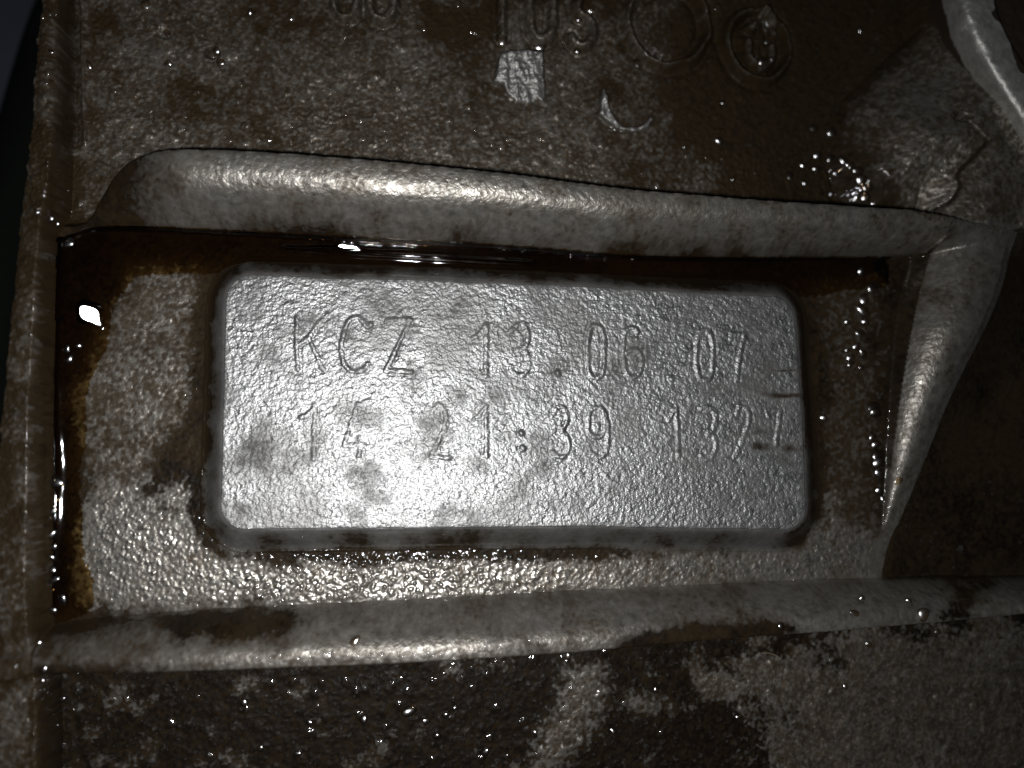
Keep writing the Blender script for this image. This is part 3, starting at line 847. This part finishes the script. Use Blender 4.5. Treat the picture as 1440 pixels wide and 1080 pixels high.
DROPS = {
 "oil drops along the left flange": ("oil drop in the row down the left flange, {} from the top", [(36, 310, .5), (71, 308, .5), (76, 316, .6), (96, 342, .7), (94, 491, .55), (112, 487, .5), (98, 505, .7), (79, 678, .9), (76, 705, .6), (75, 718, .5), (74, 752, .6), (76, 770, .4), (74, 784, .4), (74, 801, .5), (75, 815, .5), (74, 830, .45), (88, 843, .6), (74, 858, .6), (54, 904, .4), (62, 942, .4), (58, 959, .4)]),
 "oil drops along the tapering rib": ("oil drop left of the tapering rib, {} from the top", [(1210, 383, .6), (1227, 405, .8), (1213, 420, .7), (1212, 437, .9), (1190, 453, .5), (1215, 453, .6), (1209, 469, .7), (1203, 488, .45), (1191, 493, .4), (1213, 497, .5), (1194, 503, .5), (1196, 512, .5), (1211, 517, .4), (1227, 572, .7), (1231, 580, .85), (1226, 613, .5), (1230, 626, .7), (1234, 640, .75), (1233, 650, .75), (1236, 667, .75), (1235, 691, .5), (1240, 700, .4), (1157, 588, .5), (1263, 676, .45)]),
 "oil drops in the corner above the top rib": ("oil drop in the dark corner above the top rib, {} from the left", [(1110, 247, .5), (1128, 233, .5), (1131, 258, .4), (1143, 181, .65), (1148, 220, .7), (1147, 237, .6), (1168, 223, .6), (1170, 187, .7), (1176, 242, .55), (1186, 226, .6), (1198, 233, .5), (1207, 241, .8), (1210, 254, .75), (1220, 265, .7), (1215, 276, .85), (1169, 273, .4), (1250, 241, .4), (1011, 199, .5)]),
 "oil drops on the lower ribs and panel": ("oil drop on the bottom rib or the panel below it, {} from the left", [(88, 984, .35), (344, 988, .5), (367, 1053, .35), (418, 1060, .4), (435, 1016, .4), (499, 902, .65), (511, 1011, .6), (575, 1000, .8), (599, 1014, .45), (614, 1035, .5), (626, 1006, .45), (640, 996, .4), (682, 1058, .5), (752, 1030, .4), (799, 922, .5), (862, 1027, .4), (922, 970, .5), (1036, 1008, .4), (1098, 880, .5), (1201, 862, .5), (1211, 842, .45), (1221, 906, .5), (1277, 845, .5), (1297, 864, .75), (1318, 888, .45), (1188, 966, .4)]),
 "oil drops on the upper panel": ("oil drop on the grimy upper panel, {} from the left", [(70, 73, .4), (126, 92, .45), (205, 8, .6), (236, 48, .5), (306, 70, .55), (310, 88, .5), (237, 90, .5), (352, 18, .5), (705, 56, .7), (759, 66, .7), (812, 72, .5), (814, 28, .5), (895, 90, .7), (920, 82, .5), (1033, 78, .5), (1072, 88, .7), (1080, 60, .5), (1086, 84, .5), (1016, 144, .4), (1209, 42, .5)]),
}
cnt = 0
for grp, (lab, pts) in DROPS.items():
    vertical = "top" in lab.split("{}")[1]
    pts = sorted(pts, key=lambda p: p[1] if vertical else p[0])
    for k, (u, v, r) in enumerate(pts):
        x, y, z = land(u, v)
        p = Vector((x, y, z))
        n1 = (Vector((0, 0, H_CAM))-p).normalized(); n2 = (LIGHT_POS-p).normalized()
        n = ((n1+n2).normalized()*0.8+Vector((random.uniform(-.1, .1), random.uniform(-.1, .1), 0.3))).normalized()
        o = bpy.data.objects.new("oil_drop", DOMES[cnt % 6]); cnt += 1
        col.objects.link(o)
        o.location = (p+Vector((0, 0, 0.08)))*MM
        o.rotation_mode = 'QUATERNION'
        o.rotation_quaternion = n.to_track_quat('Z', 'Y') @ Quaternion((0, 0, 1), random.uniform(0, 6.28))
        rad = r*0.95*MM
        o.scale = (rad*random.uniform(0.8, 1.25), rad*random.uniform(0.8, 1.1), rad*0.20)
        thing(o, lab.format(ORD[k]), "oil drop", grp)

# ------------------------------------------------------------------ neighbouring housing behind the gap
def rim_material():
    m, nt, b = new_mat("worn_aluminium")
    g = attr(nt, "oil")
    n_mid = noise(nt, 700, 6, 0.7)
    cc = mixc(nt, ramp(nt, n_mid, 0.3, 0.7), (0.42, 0.41, 0.38), (0.78, 0.77, 0.72))
    f = mathn(nt, 'ADD', g, mathn(nt, 'MULTIPLY', mathn(nt, 'SUBTRACT', n_mid, 0.5), 0.9), True)
    f = ramp(nt, f, 0.35, 0.6)
    cc = mixc(nt, f, cc, (0.045, 0.032, 0.022))
    nt.links.new(cc, b.inputs["Base Color"])
    nt.links.new(mathn(nt, 'MULTIPLY', mathn(nt, 'SUBTRACT', 1.0, f), 0.6), b.inputs["Metallic"])
    b.inputs["Roughness"].default_value = 0.45
    bp = nt.nodes.new("ShaderNodeBump"); bp.inputs["Distance"].default_value = 0.0001
    nt.links.new(n_mid, bp.inputs["Height"]); nt.links.new(bp.outputs[0], b.inputs["Normal"])
    return m
M_RIM = rim_material()
RZ2 = 7.0
edge = wpts(smooth_curve([(1362, -260), (1350, -60), (1356, 0), (1368, 40), (1392, 88), (1424, 140), (1452, 182), (1520, 280), (1640, 420)], 8), RZ2)
edge = np.array(edge)
# arc-length samples
sl_ = np.concatenate([[0], np.cumsum(np.hypot(*np.diff(edge, axis=0).T))])
ns = 420
se = np.linspace(0, sl_[-1], ns)
ex = np.interp(se, sl_, edge[:, 0]); ey = np.interp(se, sl_, edge[:, 1])
tx = np.gradient(ex); ty = np.gradient(ey); tl = np.hypot(tx, ty); nxn, nyn = -ty/tl, tx/tl   # towards upper right
if nxn[200] < 0: nxn, nyn = -nxn, -nyn
# section: wall up, rounded lip, flat, step down into a dirty channel
sec_d = np.concatenate([np.full(14, 0.0), np.linspace(0.05, 18, 150)])
def sec_z(dv):
    lip = RZ2-0.9*np.exp(-dv/0.35)
    return lip-1.4*sstep(3.6, 5.0, dv)-0.3*sstep(8, 11, dv)
rv, rf, ro = [], [], []
nd = len(sec_d)
SS, DD = np.meshgrid(se, sec_d, indexing='ij')
wobr = 0.25*fbm(SS, DD, 2.0, 91, 3)
PX = ex[:, None]+nxn[:, None]*(DD+wobr*0.5); PY = ey[:, None]+nyn[:, None]*(DD+wobr*0.5)
PZ = sec_z(DD+wobr*1.2)+0.10*fbm(PX, PY, 0.9, 92, 3)
PZ[:, :14] = np.linspace(-16, RZ2-1.1, 14)[None, :]
oilr = sstep(3.0, 4.4, DD+1.6*fbm(PX, PY, 2.5, 93, 3))*0.85+0.12*fbm(PX, PY, 1.5, 94, 3)
oilr[:, :12] = 0.9
rimv = np.stack([PX.ravel(), PY.ravel(), PZ.ravel()], -1)*MM
ai, aj = np.meshgrid(np.arange(ns-1), np.arange(nd-1), indexing='ij')
a = (ai*nd+aj)
q = np.stack([a, a+nd, a+nd+1, a+1], -1)
lipm = (aj < 14+34)
hous = empty("metal_housing", tuple(float(c)*MM for c in (ex[200], ey[200], -16)))
thing(hous, "pale worn metal housing rim in the upper right corner beyond the black gap", "metal housing")
inv_loc = np.array(hous.location)
def sub(nm, m, lab=None):
    qq = q[m]; us, iv = np.unique(qq, return_inverse=True)
    o = mesh_from(nm, rimv[us]-inv_loc, iv.reshape(qq.shape), M_RIM, hous, {"oil": oilr.ravel()[us]})
    if lab: o["label"] = lab
sub("rim", lipm, "bare pale rim")
sub("flange_face", ~lipm, "brown grimy face behind the rim")

# ------------------------------------------------------------------ black hose and the dim surface far below
def tube(name, pts, r, mat, parent=None, seg=20, attrs=None, ripple=0.0):
    P = [Vector(p) for p in pts]
    vs, fs = [], []
    for i, p in enumerate(P):
        t = (P[min(i+1, len(P)-1)]-P[max(i-1, 0)]).normalized()
        s_ = t.cross(Vector((0, 0, 1)))
        if s_.length < 1e-3: s_ = Vector((1, 0, 0))
        s_.normalize(); w = s_.cross(t)
        rr = (r[i] if isinstance(r, (list, tuple)) else r)*(1+ripple*math.sin(i*2.1))
        for k in range(seg):
            a_ = 2*math.pi*k/seg
            vs.append(tuple((p+(s_*math.cos(a_)+w*math.sin(a_))*rr)*MM))
    for i in range(len(P)-1):
        for k in range(seg):
            fs.append((i*seg+k, i*seg+(k+1) % seg, (i+1)*seg+(k+1) % seg, (i+1)*seg+k))
    return mesh_from(name, vs, fs, mat, parent)
mh, nt, b = new_mat("black_rubber")
n1_ = noise(nt, 500, 4)
nt.links.new(mixc(nt, n1_, (0.002, 0.003, 0.002), (0.006, 0.008, 0.006)), b.inputs["Base Color"])
b.inputs["Specular IOR Level"].default_value = 0.1
b.inputs["Roughness"].default_value = 0.8
hp = []
for u, v in smooth_curve([(260, -260), (150, -60), (98, 40), (52, 190), (14, 330), (-12, 500), (-30, 800), (-30, 1400)], 6):
    x_, y_ = W(u, v, -34); hp.append((float(x_), float(y_), -34.0))
hose = tube("rubber_hose", hp, 5.5, mh, None, 24)
thing(hose, "black rubber hose running down behind the left flange", "hose")
mg, nt, b = new_mat("dusty_floor")
n1_ = noise(nt, 60, 6)
nt.links.new(mixc(nt, n1_, (0.06, 0.07, 0.095), (0.11, 0.125, 0.16)), b.inputs["Base Color"])
b.inputs["Roughness"].default_value = 0.8
gxs = np.linspace(-300, 300, 61); gys = np.linspace(-300, 300, 61)
GX, GY = np.meshgrid(gxs, gys)
GZ = -95+1.5*fbm(GX, GY, 60, 97, 3)
ai, aj = np.meshgrid(np.arange(60), np.arange(60), indexing='ij')
a = ai*61+aj
gr = mesh_from("ground", np.stack([GX.ravel(), GY.ravel(), GZ.ravel()], -1)*MM, np.stack([a, a+1, a+62, a+61], -1).reshape(-1, 4), mg)
gr["kind"] = "structure"; gr["label"] = "dim blue-grey surface far below the casing"

# a short pale fibre lying on the lower panel
mf, nt, b = new_mat("fibre")
b.inputs["Base Color"].default_value = (0.30, 0.24, 0.15, 1)
fp = []
for u, v in smooth_curve([(1069, 917), (1078, 917), (1088, 920), (1096, 926)], 6):
    x_, y_, z_ = land(u, v); fp.append((x_, y_, -1.0))
fib = tube("fibre", fp, 0.05, mf, None, 6)
thing(fib, "thin curled pale fibre lying just below the bottom rib", "fibre")
